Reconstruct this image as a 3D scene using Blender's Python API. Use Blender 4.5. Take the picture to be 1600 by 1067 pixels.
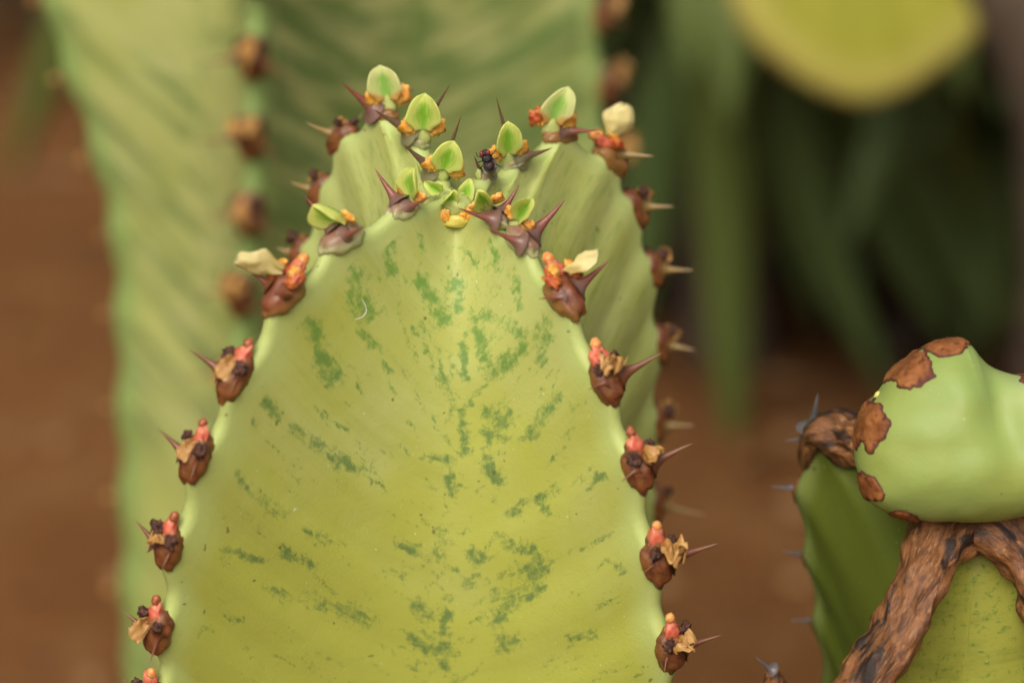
import bpy, bmesh, math, random
import numpy as np
from mathutils import Vector, Matrix, noise
from mathutils.bvhtree import BVHTree

for o in list(bpy.data.objects): bpy.data.objects.remove(o)
scene = bpy.context.scene
COL = scene.collection
random.seed(7); np.random.seed(7)

# ------------------------------------------------------------------ camera
PX = 0.125e-3                       # one photograph pixel at the focal plane, in metres
F = 0.5556                          # focus distance
TH = math.radians(25.0)             # the camera looks down
CT, ST = math.cos(TH), math.sin(TH)
K = 0.36 / 1600.0
APEX_Z = 0.45
_v = (533.5 - 300) * K
CAM = Vector((0.0, -F * (CT + _v * ST), APEX_Z - F * (-ST + _v * CT)))
FWD, UP, RIGHT = Vector((0, CT, -ST)), Vector((0, ST, CT)), Vector((1, 0, 0))
cd = bpy.data.cameras.new('camera'); cam = bpy.data.objects.new('camera', cd); COL.objects.link(cam)
cam.location = CAM; cam.rotation_euler = (math.radians(90) - TH, 0, 0)
cd.lens = 100; cd.sensor_width = 36; cd.clip_start = 0.02; cd.clip_end = 100
cd.dof.use_dof = True; cd.dof.focus_distance = F - 0.002; cd.dof.aperture_fstop = 7.2
scene.camera = cam

# ------------------------------------------------------------------ light: bright overcast
SUN_EL, SUN_AZ = math.radians(52), math.radians(196)
world = bpy.data.worlds.new('World'); scene.world = world; world.use_nodes = True
wn = world.node_tree.nodes; wl = world.node_tree.links
sky = wn.new('ShaderNodeTexSky'); sky.sky_type = 'NISHITA'; sky.sun_disc = False
sky.sun_elevation = SUN_EL; sky.sun_rotation = SUN_AZ
sky.air_density = 0.45; sky.dust_density = 8.0; sky.ozone_density = 0.0
wl.new(sky.outputs[0], wn['Background'].inputs[0]); wn['Background'].inputs[1].default_value = 0.125
sd = bpy.data.lights.new('sun', 'SUN'); sd.energy = 1.25; sd.angle = math.radians(40); sd.color = (1.0, 0.96, 0.87)
sun = bpy.data.objects.new('sun', sd); COL.objects.link(sun)
sdir = Vector((math.sin(SUN_AZ) * math.cos(SUN_EL), math.cos(SUN_AZ) * math.cos(SUN_EL), math.sin(SUN_EL)))
sun.rotation_euler = sdir.to_track_quat('Z', 'Y').to_euler(); sun.location = (0, 0, 3)
scene.view_settings.view_transform = 'Standard'; scene.view_settings.look = 'None'
scene.view_settings.exposure = 0.10; scene.view_settings.gamma = 1.0
scene.render.engine = 'CYCLES'

# ------------------------------------------------------------------ helpers
def w(x, y, Y=0.0):
    """world point seen at photograph position (x, y) whose world Y is Y pixels from the apex"""
    u = (x - 800) * K; v = (533.5 - y) * K
    d = (Y * PX - CAM.y) / (CT + v * ST)
    return CAM + FWD * d + RIGHT * (u * d) + UP * (v * d)

def proj(P):
    """photograph position of world points, array (n,3)"""
    q = P - np.array(CAM)
    d = q @ np.array(FWD)
    return 800 + (q @ np.array(RIGHT)) / d / K, 533.5 - (q @ np.array(UP)) / d / K

def mesh_obj(name, verts, faces, mat, smooth=True):
    me = bpy.data.meshes.new(name); me.from_pydata([tuple(v) for v in verts], [], faces); me.update()
    if smooth: me.polygons.foreach_set('use_smooth', [True] * len(me.polygons))
    if mat: me.materials.append(mat)
    return me

def fix(me):
    bm = bmesh.new(); bm.from_mesh(me); bmesh.ops.recalc_face_normals(bm, faces=bm.faces); bm.to_mesh(me); bm.free(); return me

WM = {}
def put(name, me, parent=None, mat=None):
    """link a mesh (or an Empty when me is None) at a world matrix, parented"""
    o = bpy.data.objects.new(name, me); COL.objects.link(o)
    M = mat if mat is not None else Matrix.Identity(4)
    WM[o] = M
    if parent is not None:
        o.parent = parent; o.matrix_parent_inverse = WM[parent].inverted()
    o.matrix_basis = M
    return o

def tag(o, label=None, cat=None, group=None, kind=None):
    if label: o['label'] = label
    if cat: o['category'] = cat
    if group: o['group'] = group
    if kind: o['kind'] = kind
    return o

def frame(loc, X, Y, Z, sx=1, sy=None, sz=None):
    sy = sx if sy is None else sy; sz = sx if sz is None else sz
    X, Y, Z = X.normalized() * sx, Y.normalized() * sy, Z.normalized() * sz
    return Matrix(((X.x, Y.x, Z.x, loc.x), (X.y, Y.y, Z.y, loc.y), (X.z, Y.z, Z.z, loc.z), (0, 0, 0, 1)))

def along(loc, d, side, s=1.0, sl=None):
    """matrix whose Z runs along d and whose X leans to side"""
    d = d.normalized(); x = (side - d * side.dot(d)).normalized(); y = d.cross(x)
    return frame(loc, x, y, d, s, s, sl if sl is not None else s)

def fattr(me, name, vals):
    a = me.attributes.new(name, 'FLOAT', 'POINT'); a.data.foreach_set('value', np.asarray(vals, dtype=np.float32))

def vattr(me, name, vals):
    a = me.attributes.new(name, 'FLOAT_VECTOR', 'POINT'); a.data.foreach_set('vector', np.asarray(vals, dtype=np.float32).ravel())

# ------------------------------------------------------------------ material kit
class NT:
    def __init__(s, name):
        s.m = bpy.data.materials.new(name); s.m.use_nodes = True
        s.t = s.m.node_tree; s.b = s.t.nodes['Principled BSDF']
    def n(s, typ, **kw):
        nd = s.t.nodes.new(typ)
        for k, v in kw.items(): setattr(nd, k, v)
        return nd
    def link(s, a, b): s.t.links.new(a, b)
    def attr(s, name, vec=False):
        nd = s.n('ShaderNodeAttribute', attribute_name=name)
        return nd.outputs['Vector'] if vec else nd.outputs['Fac']
    def coord(s): return s.n('ShaderNodeTexCoord').outputs['Object']
    def mapping(s, vec, sc):
        nd = s.n('ShaderNodeMapping'); nd.inputs['Scale'].default_value = sc; s.link(vec, nd.inputs[0]); return nd.outputs[0]
    def noise(s, vec, scale, det=3, rough=.55, dist=0):
        nd = s.n('ShaderNodeTexNoise'); s.link(vec, nd.inputs['Vector'])
        nd.inputs['Scale'].default_value = scale; nd.inputs['Detail'].default_value = det
        nd.inputs['Roughness'].default_value = rough; nd.inputs['Distortion'].default_value = dist
        return nd.outputs['Fac']
    def math(s, op, a, b=None, c=None):
        nd = s.n('ShaderNodeMath', operation=op)
        for i, q in enumerate((a, b, c)):
            if q is None: continue
            if isinstance(q, (int, float)): nd.inputs[i].default_value = q
            else: s.link(q, nd.inputs[i])
        return nd.outputs[0]
    def ramp(s, fac, lo, hi):
        nd = s.n('ShaderNodeMapRange', interpolation_type='SMOOTHSTEP'); s.link(fac, nd.inputs[0])
        nd.inputs[1].default_value = lo; nd.inputs[2].default_value = hi; return nd.outputs[0]
    def mix(s, fac, a, b):
        nd = s.n('ShaderNodeMix', data_type='RGBA')
        if isinstance(fac, (int, float)): nd.inputs[0].default_value = fac
        else: s.link(fac, nd.inputs[0])
        for i, q in ((6, a), (7, b)):
            if isinstance(q, tuple): nd.inputs[i].default_value = (*q, 1)
            else: s.link(q, nd.inputs[i])
        return nd.outputs[2]
    def bump(s, h, strength, dist):
        nd = s.n('ShaderNodeBump'); nd.inputs['Strength'].default_value = strength; nd.inputs['Distance'].default_value = dist
        s.link(h, nd.inputs['Height']); s.link(nd.outputs[0], s.b.inputs['Normal'])
    def done(s, col, rough=.5, sss=0, rad=(.002, .002, .0007), spec=.5):
        if isinstance(col, tuple): s.b.inputs['Base Color'].default_value = (*col, 1)
        else: s.link(col, s.b.inputs['Base Color'])
        if isinstance(rough, (int, float)): s.b.inputs['Roughness'].default_value = rough
        else: s.link(rough, s.b.inputs['Roughness'])
        s.b.inputs['Specular IOR Level'].default_value = spec
        if sss:
            s.b.inputs['Subsurface Weight'].default_value = sss
            s.b.inputs['Subsurface Radius'].default_value = (1, .8, .3); s.b.inputs['Subsurface Scale'].default_value = rad[0]
        return s.m

def stem_material(name, pale, olive, rimc, dark, amount, lo=.42, hi=.62, mix=.8, sss=.12, dots=750, fa=.9, ss=3.0):
    """variegated waxy skin: pale ground, dark green streaks that run with the growth lines"""
    k = NT(name); g = k.attr('grow', True); oc = k.coord()
    low = k.noise(oc, 45, 3); age = k.attr('age')
    base = k.mix(k.ramp(k.math('ADD', k.math('MULTIPLY', low, .9), k.math('MULTIPLY', age, .55)), .35, .95), pale, olive)
    band = k.noise(k.mapping(g, (.25, 2.2, 1)), 1.4, 4, .6, .3)
    base = k.mix(k.math('MULTIPLY', k.ramp(band, .42, .72), .45), base, tuple(.86 * a + .14 * b for a, b in zip(olive, dark)))
    base = k.mix(k.math('MULTIPLY', k.attr('rim'), .85), base, rimc)
    st = k.noise(k.mapping(g, (1.0, 4.2, 1)), ss, 4, .62, .35)
    fine = k.noise(k.mapping(oc, (1, 1, .75)), dots, 3, .6, .6)
    f = k.math('ADD', k.math('MULTIPLY', k.math('MULTIPLY', k.math('SUBTRACT', st, .5), amount), k.math('SUBTRACT', 2.6, k.math('MULTIPLY', k.attr('speckle'), 1.6))), k.math('MULTIPLY', k.math('MULTIPLY', k.math('SUBTRACT', fine, .5), amount * fa), k.attr('speckle')))
    f = k.math('ADD', f, k.attr('mottle'))
    topg = k.mix(k.ramp(age, .1, .6), tuple(c * s for c, s in zip(dark, (1.25, 1.55, .7))), dark)
    base = k.mix(k.math('MULTIPLY', k.ramp(f, lo, hi), mix), base, topg)
    speck = k.noise(oc, 900, 2, .5)
    base = k.mix(k.math('MULTIPLY', k.ramp(speck, .755, .78), .5), base, (.75, .76, .55))
    speck2 = k.noise(oc, 420, 1, .5)
    base = k.mix(k.math('MULTIPLY', k.ramp(speck2, .765, .785), .6), base, (.10, .07, .03))
    fine_h = k.noise(oc, 1500, 3, .6)
    und = k.noise(oc, 120, 3, .5)
    k.bump(k.math('ADD', k.math('MULTIPLY', fine_h, .24), und), .5, .0006)
    return k.done(base, k.math('ADD', k.math('MULTIPLY', k.noise(oc, 260, 4, .6), .35), .30), sss, spec=.3)

M_STEM = stem_material('variegated_skin', (.425, .475, .16), (.38, .415, .072), (.42, .52, .17), (.075, .165, .05), .62, .31, .84, .80, fa=1.7, dots=950)
M_STEM_BACK = stem_material('streaked_skin', (.43, .465, .18), (.35, .40, .10), (.20, .32, .09), (.085, .13, .06), 2.0, .30, .80, .85, 0, 60, .15, .75)
M_STEM_DARK = stem_material('green_skin', (.29, .31, .05), (.11, .145, .018), (.22, .28, .08), (.045, .10, .03), .9, .45, .7, .7, 0)
M_SHOOT = stem_material('pale_shoot_skin', (.25, .365, .10), (.29, .345, .075), (.46, .54, .26), (.10, .19, .05), .35, .5, .8, .5)

def simple(name, a, b, scale, rough=.5, sss=0, bump=0, spec=.5, lo=.35, hi=.65, c=None, det=4):
    k = NT(name); oc = k.coord(); f = k.noise(oc, scale, det)
    col = k.mix(k.ramp(f, lo, hi), a, b)
    if c: col = k.mix(k.ramp(k.noise(oc, scale * 2.3, det, .6, .4), .52, .68), col, c)
    if bump: k.bump(k.noise(oc, scale * 3, 4, .65), bump, .0005)
    return k.done(col, rough, sss, spec=spec)

def shield_grad(name, foot, a, b):
    k = NT(name); oc = k.coord(); sep = k.n('ShaderNodeSeparateXYZ'); k.link(oc, sep.inputs[0])
    c = k.mix(k.ramp(k.noise(oc, .03, 4), .35, .65), a, b)
    f = k.math('ADD', sep.outputs[2], k.math('MULTIPLY', k.math('SUBTRACT', k.noise(oc, .05, 3), .5), 26))
    c = k.mix(k.ramp(f, -2, 20), foot, c); k.bump(k.noise(oc, .2, 4, .65), .2, .0005)
    return k.done(c, .34, .12)
# shields / spines / leaves live in pixel-sized local units, so object coordinates run to about 40
M_SHIELD = simple('shield_brown', (.12, .034, .014), (.24, .085, .024), .045, .42, .1, .35, c=(.16, .10, .025))
M_SHIELD_RED = shield_grad('shield_red', (.25, .13, .035), (.16, .048, .022), (.23, .08, .032))
M_SHIELD_GREEN = shield_grad('shield_green', (.38, .40, .18), (.23, .10, .07), (.28, .19, .11))
def spine_mat(name, base, mid, tip):
    k = NT(name); a = k.attr('along')
    c = k.mix(k.ramp(a, .02, .4), base, mid); c = k.mix(k.ramp(a, .5, 1.0), c, tip)
    c = k.mix(k.math('MULTIPLY', k.ramp(k.noise(k.mapping(k.coord(), (1, 1, 6)), 3, 3), .45, .7), .35), c, (.05, .025, .015))
    return k.done(c, .35, .05)
M_SPINE = spine_mat('spine_brown', (.17, .058, .026), (.19, .072, .036), (.22, .11, .06))
M_SPINE_RED = spine_mat('spine_red', (.19, .115, .09), (.26, .085, .06), (.20, .05, .035))
M_SPINE_OLIVE = spine_mat('spine_olive', (.21, .21, .10), (.15, .095, .06), (.14, .05, .035))
M_SPINE_PALE = spine_mat('spine_tan', (.19, .12, .035), (.30, .21, .07), (.42, .30, .17))
M_SPINE_GREY = spine_mat('spine_grey', (.11, .10, .10), (.09, .09, .095), (.15, .15, .16))

def leaf_mat(name, edge, mid, warm, greenlo=.15, greenhi=.75, translucent=.38):
    k = NT(name); g = k.attr('lf', True)
    sep = k.n('ShaderNodeSeparateXYZ'); k.link(g, sep.inputs[0])
    ax = k.math('ABSOLUTE', sep.outputs[0]); v = sep.outputs[1]
    nz = k.noise(k.mapping(g, (5, 1.4, 1)), 2.2, 4, .6, .2)
    d = k.math('ADD', k.math('ADD', ax, k.math('MULTIPLY', k.ramp(v, .6, 1.0), .6)), k.math('MULTIPLY', k.math('SUBTRACT', nz, .5), 1.0))
    c = k.mix(k.ramp(d, greenlo, greenhi), mid, edge)
    c = k.mix(k.math('MULTIPLY', k.ramp(k.math('SUBTRACT', k.math('MULTIPLY', ax, .35), v), -.16, .12), .8), c, warm)
    k.bump(k.noise(k.mapping(g, (6, 1.5, 1)), 3, 3), .4, .0004)
    m = k.done(c, .38, .15)
    tr = k.n('ShaderNodeBsdfTranslucent'); k.link(c, tr.inputs[0]); mx = k.n('ShaderNodeMixShader'); mx.inputs[0].default_value = translucent
    out = k.t.nodes['Material Output']; k.link(k.b.outputs[0], mx.inputs[1]); k.link(tr.outputs[0], mx.inputs[2]); k.link(mx.outputs[0], out.inputs[0])
    return m
M_LEAF = leaf_mat('young_leaf', (.84, .92, .26), (.34, .68, .06), (.78, .85, .24), .0, .7)
M_LEAF_PALE = leaf_mat('pale_leaf', (.88, .93, .42), (.38, .70, .14), (.84, .42, .09), .0, .7)
M_LEAF_YELLOW = leaf_mat('yellow_leaf', (.93, .85, .40), (.90, .82, .36), (.62, .50, .14), .1, .9)
M_LEAF_DRY = leaf_mat('dry_leaf', (.56, .31, .085), (.44, .22, .055), (.20, .09, .03), .2, 1.0, .1)
M_ORANGE = simple('orange_gland', (.80, .33, .03), (.82, .55, .14), .05, .24, .25, .4, c=(.62, .12, .02))
M_RED = simple('red_gland', (.42, .06, .02), (.62, .20, .03), .06, .35, .2, .4, c=(.20, .03, .015))
M_PINK = simple('pink_stub', (.56, .10, .055), (.62, .22, .12), .06, .35, .25, .3)
M_BUD = simple('orange_bud', (.66, .22, .05), (.70, .40, .13), .08, .3, .25, .2)
M_BUD_DARK = simple('brown_bud', (.26, .06, .02), (.38, .13, .05), .08, .3, .2, .2)
M_DARK = simple('withered_gland', (.035, .014, .014), (.11, .04, .022), .10, .35, 0, .8, c=(.22, .11, .05))
M_STALK = simple('green_stalk', (.50, .57, .20), (.44, .52, .15), .04, .4, .2, .3)
M_BRACT = simple('yellow_bract', (.60, .52, .08), (.66, .62, .16), .05, .4, .2, .3)
M_CORK = None

# ------------------------------------------------------------------ small shared meshes, in pixel units
def lump(name, mat, rx, ry, rz, amp=.12, fr=1.6, seg=16, rings=10, seed=0, taper=0.0, bite=0.0):
    vs, fs = [], []
    for i in range(rings + 1):
        a = math.pi * i / rings - math.pi / 2
        for j in range(seg):
            b = 2 * math.pi * j / seg
            d = Vector((math.cos(a) * math.cos(b), math.sin(a), math.cos(a) * math.sin(b)))
            q = 1 + amp * noise.noise(d * fr + Vector((seed * 3.7, seed * 1.3, 0))) * 1.6 + amp * .6 * noise.noise(d * fr * 3 + Vector((seed, 9, 2)))
            tp = 1 + taper * d.y
            vs.append((d.x * rx * q * tp, d.y * ry * q, d.z * rz * q * tp + bite * d.y * d.y))
    for i in range(rings):
        for j in range(seg):
            a = i * seg + j; b = i * seg + (j + 1) % seg
            fs.append((a, b, b + seg, a + seg))
    return mesh_obj(name, vs, fs, mat)

def spine_mesh(name, mat, r0, flare, seed, bend=.06, tip=.02, seg=12, rings=22):
    """unit-length cone along Z with a trumpet foot; radii are relative to the length"""
    vs, fs, al = [], [], []
    for i in range(rings + 1):
        t = (i / rings) ** 1.35
        r = r0 * (1 - t) ** .9 + flare * math.exp(-t * 9) + tip * .25 * (1 - t * .8)
        cx = bend * t * t; cy = bend * .5 * math.sin(t * 2.2 + seed)
        for j in range(seg):
            b = 2 * math.pi * j / seg
            q = 1 + .06 * noise.noise(Vector((math.cos(b), math.sin(b), t * 5 + seed * 4)))
            vs.append((cx + r * q * math.cos(b), cy - bend * .5 * math.sin(seed) + r * q * math.sin(b), t)); al.append(t)
    for i in range(rings):
        for j in range(seg):
            a = i * seg + j; b = i * seg + (j + 1) % seg
            fs.append((a, b, b + seg, a + seg))
    n = len(vs); vs.append((bend, bend * .5 * (math.sin(2.2 + seed) - math.sin(seed)), 1.01)); al.append(1)
    for j in range(seg): fs.append((rings * seg + j, rings * seg + (j + 1) % seg, n))
    me = mesh_obj(name, vs, fs, mat); fattr(me, 'along', al); return me

def leaf_mesh(name, mat, L, W, cup, curl, fold=0.0, crinkle=0.0, thick=4.0, seed=0, stalk=.28, nu=14, nv=20, tipw=.45, wide=.42, skew=0.0, twist=0.0):
    """fleshy spade-shaped leaf: X across, Y towards the tip, Z the upper face"""
    def hw(v):
        a = stalk + (1 - stalk) * math.sin(min(1, v / wide) * math.pi / 2) ** 2.2
        if v > wide:
            q = (v - wide) / (1 - wide); a *= (1 - q ** 4.5) ** .5 * (1 - (1 - tipw) * q * .55)
        return max(a, .03) * W / 2
    vs, fs, lf = [], [], []
    for side in (1, -1):
        for i in range(nv + 1):
            v = i / nv
            for j in range(nu + 1):
                u = -1 + 2 * j / nu; h = hw(v)
                x = u * h * (1 - fold * .35 * abs(u)); y = v * L
                z = cup * u * u * h / W * 2 + curl * v * v * L + fold * abs(u) * h * .8
                if crinkle:
                    z += crinkle * (noise.noise(Vector((u * 1.6, v * 2.2, seed))) * 1.4 + .5 * noise.noise(Vector((u * 4, v * 5, seed + 5))))
                    y += crinkle * .7 * noise.noise(Vector((u * 2, v * 1.5, seed + 9)))
                    x += crinkle * .5 * noise.noise(Vector((u * 1.5, v * 2.5, seed + 14)))
                else:
                    z += 1.6 * noise.noise(Vector((u * 1.5, v * 2, seed + 3)))
                x += skew * v * v * L; z += twist * u * h * v
                x += 2.2 * noise.noise(Vector((v * 3.1, math.copysign(1, u), seed * 5.1))) * abs(u)
                e = max(0, 1 - abs(u) ** 4) * max(0, 1 - v ** 8)
                vs.append((x, y, z + side * thick * .5 * (.25 + .75 * e))); lf.append((u, v, seed))
    m = (nu + 1) * (nv + 1)
    for i in range(nv):
        for j in range(nu):
            a = i * (nu + 1) + j
            fs.append((a, a + 1, a + nu + 2, a + nu + 1)); fs.append((m + a, m + a + nu + 1, m + a + nu + 2, m + a + 1))
    for i in range(nv):
        for a, b in ((i * (nu + 1), (i + 1) * (nu + 1)), ((i + 1) * (nu + 1) + nu, i * (nu + 1) + nu)):
            fs.append((a, b, m + b, m + a))
    for j in range(nu):
        a = nv * (nu + 1) + j; fs.append((a, a + 1, m + a + 1, m + a)); fs.append((j + 1, j, m + j, m + j + 1))
    me = fix(mesh_obj(name, vs, fs, mat)); vattr(me, 'lf', lf); return me

SH = {k: [lump('spine_shield', m, 26, 42, 25, .12, 1.9, 28, 20, s, .08) for s in range(3)]
      for k, m in (('dry', M_SHIELD), ('mid', M_SHIELD_RED), ('fresh', M_SHIELD_GREEN))}
SP = {k: [spine_mesh('spine', m, .088, .21, s) for s in range(3)]
      for k, m in (('dry', M_SPINE), ('mid', M_SPINE_RED), ('fresh', M_SPINE_OLIVE), ('pale', M_SPINE_PALE), ('grey', M_SPINE_GREY))}
LEAF = {'fresh': [leaf_mesh('leaf', M_LEAF, 72, 68, 8, .12, .75, 0, 15, 0, .5, tipw=.5, wide=.42, skew=.10, twist=.3), leaf_mesh('leaf', M_LEAF, 66, 70, 10, -.15, .55, 0, 15, 1, .5, tipw=.3, wide=.36, skew=-.16, twist=.5),
                  leaf_mesh('leaf', M_LEAF, 74, 62, 6, .25, .9, 0, 15, 2, .55, tipw=.45, wide=.45, skew=.12, twist=-.5), leaf_mesh('leaf', M_LEAF, 70, 72, 14, .06, .35, 0, 15, 3, .5, tipw=.6, wide=.40, skew=.05, twist=.3)],
        'pale': [leaf_mesh('leaf', M_LEAF_PALE, 62, 72, 10, .08, .5, 0, 14, 0, .6, tipw=.6, wide=.4, skew=-.1), leaf_mesh('leaf', M_LEAF_PALE, 70, 66, 10, .1, .5, 0, 14, 1, .6, tipw=.4, wide=.42, skew=.25, twist=.4)],
        'yellow': [leaf_mesh('leaf', M_LEAF_YELLOW, 70, 64, -18, -.3, 0, 7, 4, s, .3) for s in range(2)],
        'dry': [leaf_mesh('dried_leaf', M_LEAF_DRY, 46, 50 + 4 * s, -26 + 6 * s, -.55 + .12 * s, 0, 17 + 2 * s, 3, s * 2.7, .45, 20, 24, twist=.8 - .4 * s) for s in range(5)]}
GL = [lump('stipule', M_ORANGE, 13, 14, 6, .42, 1.8, 18, 12, s) for s in range(3)]
GLR = [lump('stipule', M_RED, 12, 14, 7, .45, 2.0, 18, 12, s) for s in range(3)]
GLD = [lump('withered_stipule', M_DARK, 13, 13, 9, .55, 1.9, 20, 14, s) for s in range(4)]
STUB = [lump('bud_stub', M_PINK, 15, 21, 10, .30, 1.7, 18, 14, s, -.28) for s in range(3)]
BUD = [lump('bud', M_BUD, 10, 10, 9, .1, 1.5, 14, 10, s) for s in range(2)]
BUDD = [lump('bud', M_BUD_DARK, 9, 10, 9, .12, 1.5, 14, 10, s) for s in range(2)]
STALK = [lump('leaf_stalk', M_STALK, 16, 27, 9, .18, 1.5, 16, 12, s, .08) for s in range(2)]

# ------------------------------------------------------------------ ribbed stem builder
def catmull(P, per=24):
    P = [np.array(p, float) for p in P]; Q = [2 * P[0] - P[1]] + P + [2 * P[-1] - P[-2]]
    out, idx = [], []
    for i in range(1, len(Q) - 2):
        a, b, c, d = Q[i - 1:i + 3]
        for s in range(per):
            t = s / per
            out.append(.5 * (2 * b + (c - a) * t + (2 * a - 5 * b + 4 * c - d) * t * t + (3 * b - a - 3 * c + d) * t ** 3)); idx.append(i - 1 + t)
    out.append(P[-1]); idx.append(len(P) - 1.0)
    return np.array(out), np.array(idx)

def resample(C, S):
    L = np.r_[0, np.cumsum(np.linalg.norm(np.diff(C, axis=0), axis=1))]
    return np.stack([np.interp(S, L, C[:, k]) for k in range(3)], 1)

def norm(a): return a / np.maximum(np.linalg.norm(a, axis=-1, keepdims=True), 1e-12)

class Stem:
    """four winged ribs running from an apex down; ribs[k] are areole points (world), apex first, going round"""
    def __init__(s, ribs, S, h, scallop, cols, groove=None, axis_shift=(0, 0), concave=.62, drop=(.25, 150), phase=0.0, nscale=1.0, per=24, swell=.5, bow=1.75, decay=7):
        s.ribs = []; s.frames = []
        S = np.asarray(S); apex = np.array(ribs[0][0])
        rough = [catmull(r, per) for r in ribs]
        base = [resample(c, S) for c, _ in rough]
        axis = sum(base) / 4
        s.axis_fn = lambda z: np.array([np.interp(-z, -np.sort(axis[:, 2])[::-1], axis[np.argsort(-axis[:, 2]), k]) for k in range(2)])
        R, N, B, T, H, OFF = [], [], [], [], [], []
        for c, idx in rough:
            t = norm(np.gradient(c, axis=0))
            zz = np.minimum(c[:, 2] - .012 * nscale, apex[2] - .045 * nscale)
            ax = np.stack([s.axis_fn(z) for z in zz])
            o = np.c_[ax, zz]
            n = c - o; n = norm(n - t * (n * t).sum(1, keepdims=True))
            b = norm(np.cross(t, n))
            wv = .5 - .5 * np.cos(2 * np.pi * (idx - phase))
            amp = scallop * np.clip(idx / 2.0, .15, 1)
            c2 = c - n * (wv ** 1.0 * amp)[:, None]
            s.frames.append((c, idx, n, t, b))
            L = np.r_[0, np.cumsum(np.linalg.norm(np.diff(c, axis=0), axis=1))]
            f = lambda q: np.stack([np.interp(S, L, q[:, k]) for k in range(3)], 1)
            fr_ = np.interp(S, L, idx); fr_ = np.abs(fr_ + .1 - np.round(fr_ + .1))
            H.append((1 + swell * np.exp(-(fr_ / .22) ** 2))[:, None])
            R.append(f(c)); OFF.append(f(c2) - f(c)); N.append(norm(f(n))); B.append(norm(f(b))); T.append(norm(f(t)))
        hh = h * np.clip(S / (60 * PX * nscale), .12, 1)[:, None]
        cols_all, rim, uu = [], [], []
        cap = 6
        for k in range(4):
            m = (k + 1) % 4
            # orient the side vector towards the next rib
            tow = R[m] - R[k]
            sgn = np.sign((B[k] * tow).sum(1, keepdims=True)); sgn[sgn == 0] = 1
            sg = np.sign(sgn[len(sgn) // 3:len(sgn) // 2].mean()) or 1
            Bk = B[k] * sg
            sg2 = np.sign((B[m] * -tow).sum(1)[len(sgn) // 3:len(sgn) // 2].mean()) or 1
            Bm = B[m] * sg2
            E0 = R[k] + Bk * hh - N[k] * hh * 1.1; E1 = R[m] + Bm * hh - N[m] * hh * 1.1
            F0 = OFF[k] + Bk * hh * (H[k] - 1); F1 = OFF[m] + Bm * hh * (H[m] - 1)
            Mc = (E0 + E1) / 2
            if groove and k in groove:
                gp, _ = catmull(groove[k], 24); G = resample(gp, S)
            else:
                ax3 = np.c_[axis[:, :2], Mc[:, 2]]
                G = ax3 + (Mc - ax3) * concave
                G[:, 2] -= np.minimum(S * drop[0], drop[1] * PX * nscale)
            # half the cap belongs to each neighbour; put rib k's cap first
            for a in np.linspace(-.5, .5, cap)[:-1] * math.pi:
                cols_all.append(R[k] + OFF[k] - N[k] * hh + hh * (math.sin(a) * Bk * H[k] + math.cos(a) * N[k])); rim.append(1.0); uu.append((k, -.02))
            n = cols[k]
            for i in range(n):
                ww = .5 - .5 * math.cos(math.pi * i / n) * (1 - .25 * (1 - abs(2 * i / n - 1)))
                ww = .5 * ww + .5 * i / n
                sh = (1 - abs(2 * ww - 1) ** bow)
                P = E0 * (1 - ww) + E1 * ww + (G - Mc) * sh + F0 * (1 - ww) ** decay + F1 * ww ** decay
                cols_all.append(P); rim.append(max(0, 1 - min(ww, 1 - ww) * 19)); uu.append((k, ww))
        A = np.array(cols_all)                    # columns x rows x 3
        nc, nr = A.shape[0], A.shape[1]
        s.V = A.transpose(1, 0, 2).reshape(-1, 3); s.nc, s.nr, s.S = nc, nr, S
        s.R, s.rim = R, np.tile(np.array(rim), nr)
        width = np.linalg.norm(R[0] - R[1], axis=1)
        U = np.array([(k * 3.7 + 0 * ww) for k, ww in uu]); W_ = np.array([ww for _, ww in uu])
        s.kk = np.tile(np.array([k for k, _ in uu]), nr); s.ww = np.tile(W_, nr)
        s.grow = np.stack([np.abs(s.ww - .5) * 4 + s.kk * 7.3 + np.sign(s.ww - .5) * 3.1, np.repeat(S / (100 * PX * nscale), nc), s.kk * 2.0], 1)
    def mesh(s, name, mat, mottle, age, speckle=None):
        nc, nr = s.nc, s.nr
        i = np.arange(nr - 1)[:, None] * nc; j = np.arange(nc)[None, :]; j2 = (j + 1) % nc
        f = np.stack([i + j, i + j2, i + nc + j2, i + nc + j], -1).reshape(-1, 4)
        me = bpy.data.meshes.new(name)
        V = np.vstack([s.V, s.V[:nc].mean(0)[None], s.V[-nc:].mean(0)[None]])
        n = len(s.V)
        faces = f.tolist() + [(n, (q + 1) % nc, q) for q in range(nc)] + [(n + 1, n - nc + q, n - nc + (q + 1) % nc) for q in range(nc)]
        me.from_pydata(V.tolist(), [], faces); me.update()
        bm = bmesh.new(); bm.from_mesh(me); bmesh.ops.recalc_face_normals(bm, faces=bm.faces); bm.to_mesh(me); bm.free()
        me.polygons.foreach_set('use_smooth', [True] * len(me.polygons))
        me.materials.append(mat)
        pad = lambda a: np.concatenate([a, a[:1], a[-1:]])
        fattr(me, 'speckle', pad(np.ones(len(s.V)) if speckle is None else speckle)); fattr(me, 'mottle', pad(mottle)); fattr(me, 'rim', pad(s.rim)); fattr(me, 'age', pad(age)); vattr(me, 'grow', pad(s.grow))
        return me
    def at(s, k, j):
        """point, outward, along-to-apex and side vectors at areole j of rib k"""
        c, idx, n, t, b = s.frames[k]
        f = lambda q: Vector([float(np.interp(j, idx, q[:, a])) for a in range(3)])
        return f(c), f(n).normalized(), -f(t).normalized(), f(b).normalized()

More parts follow.
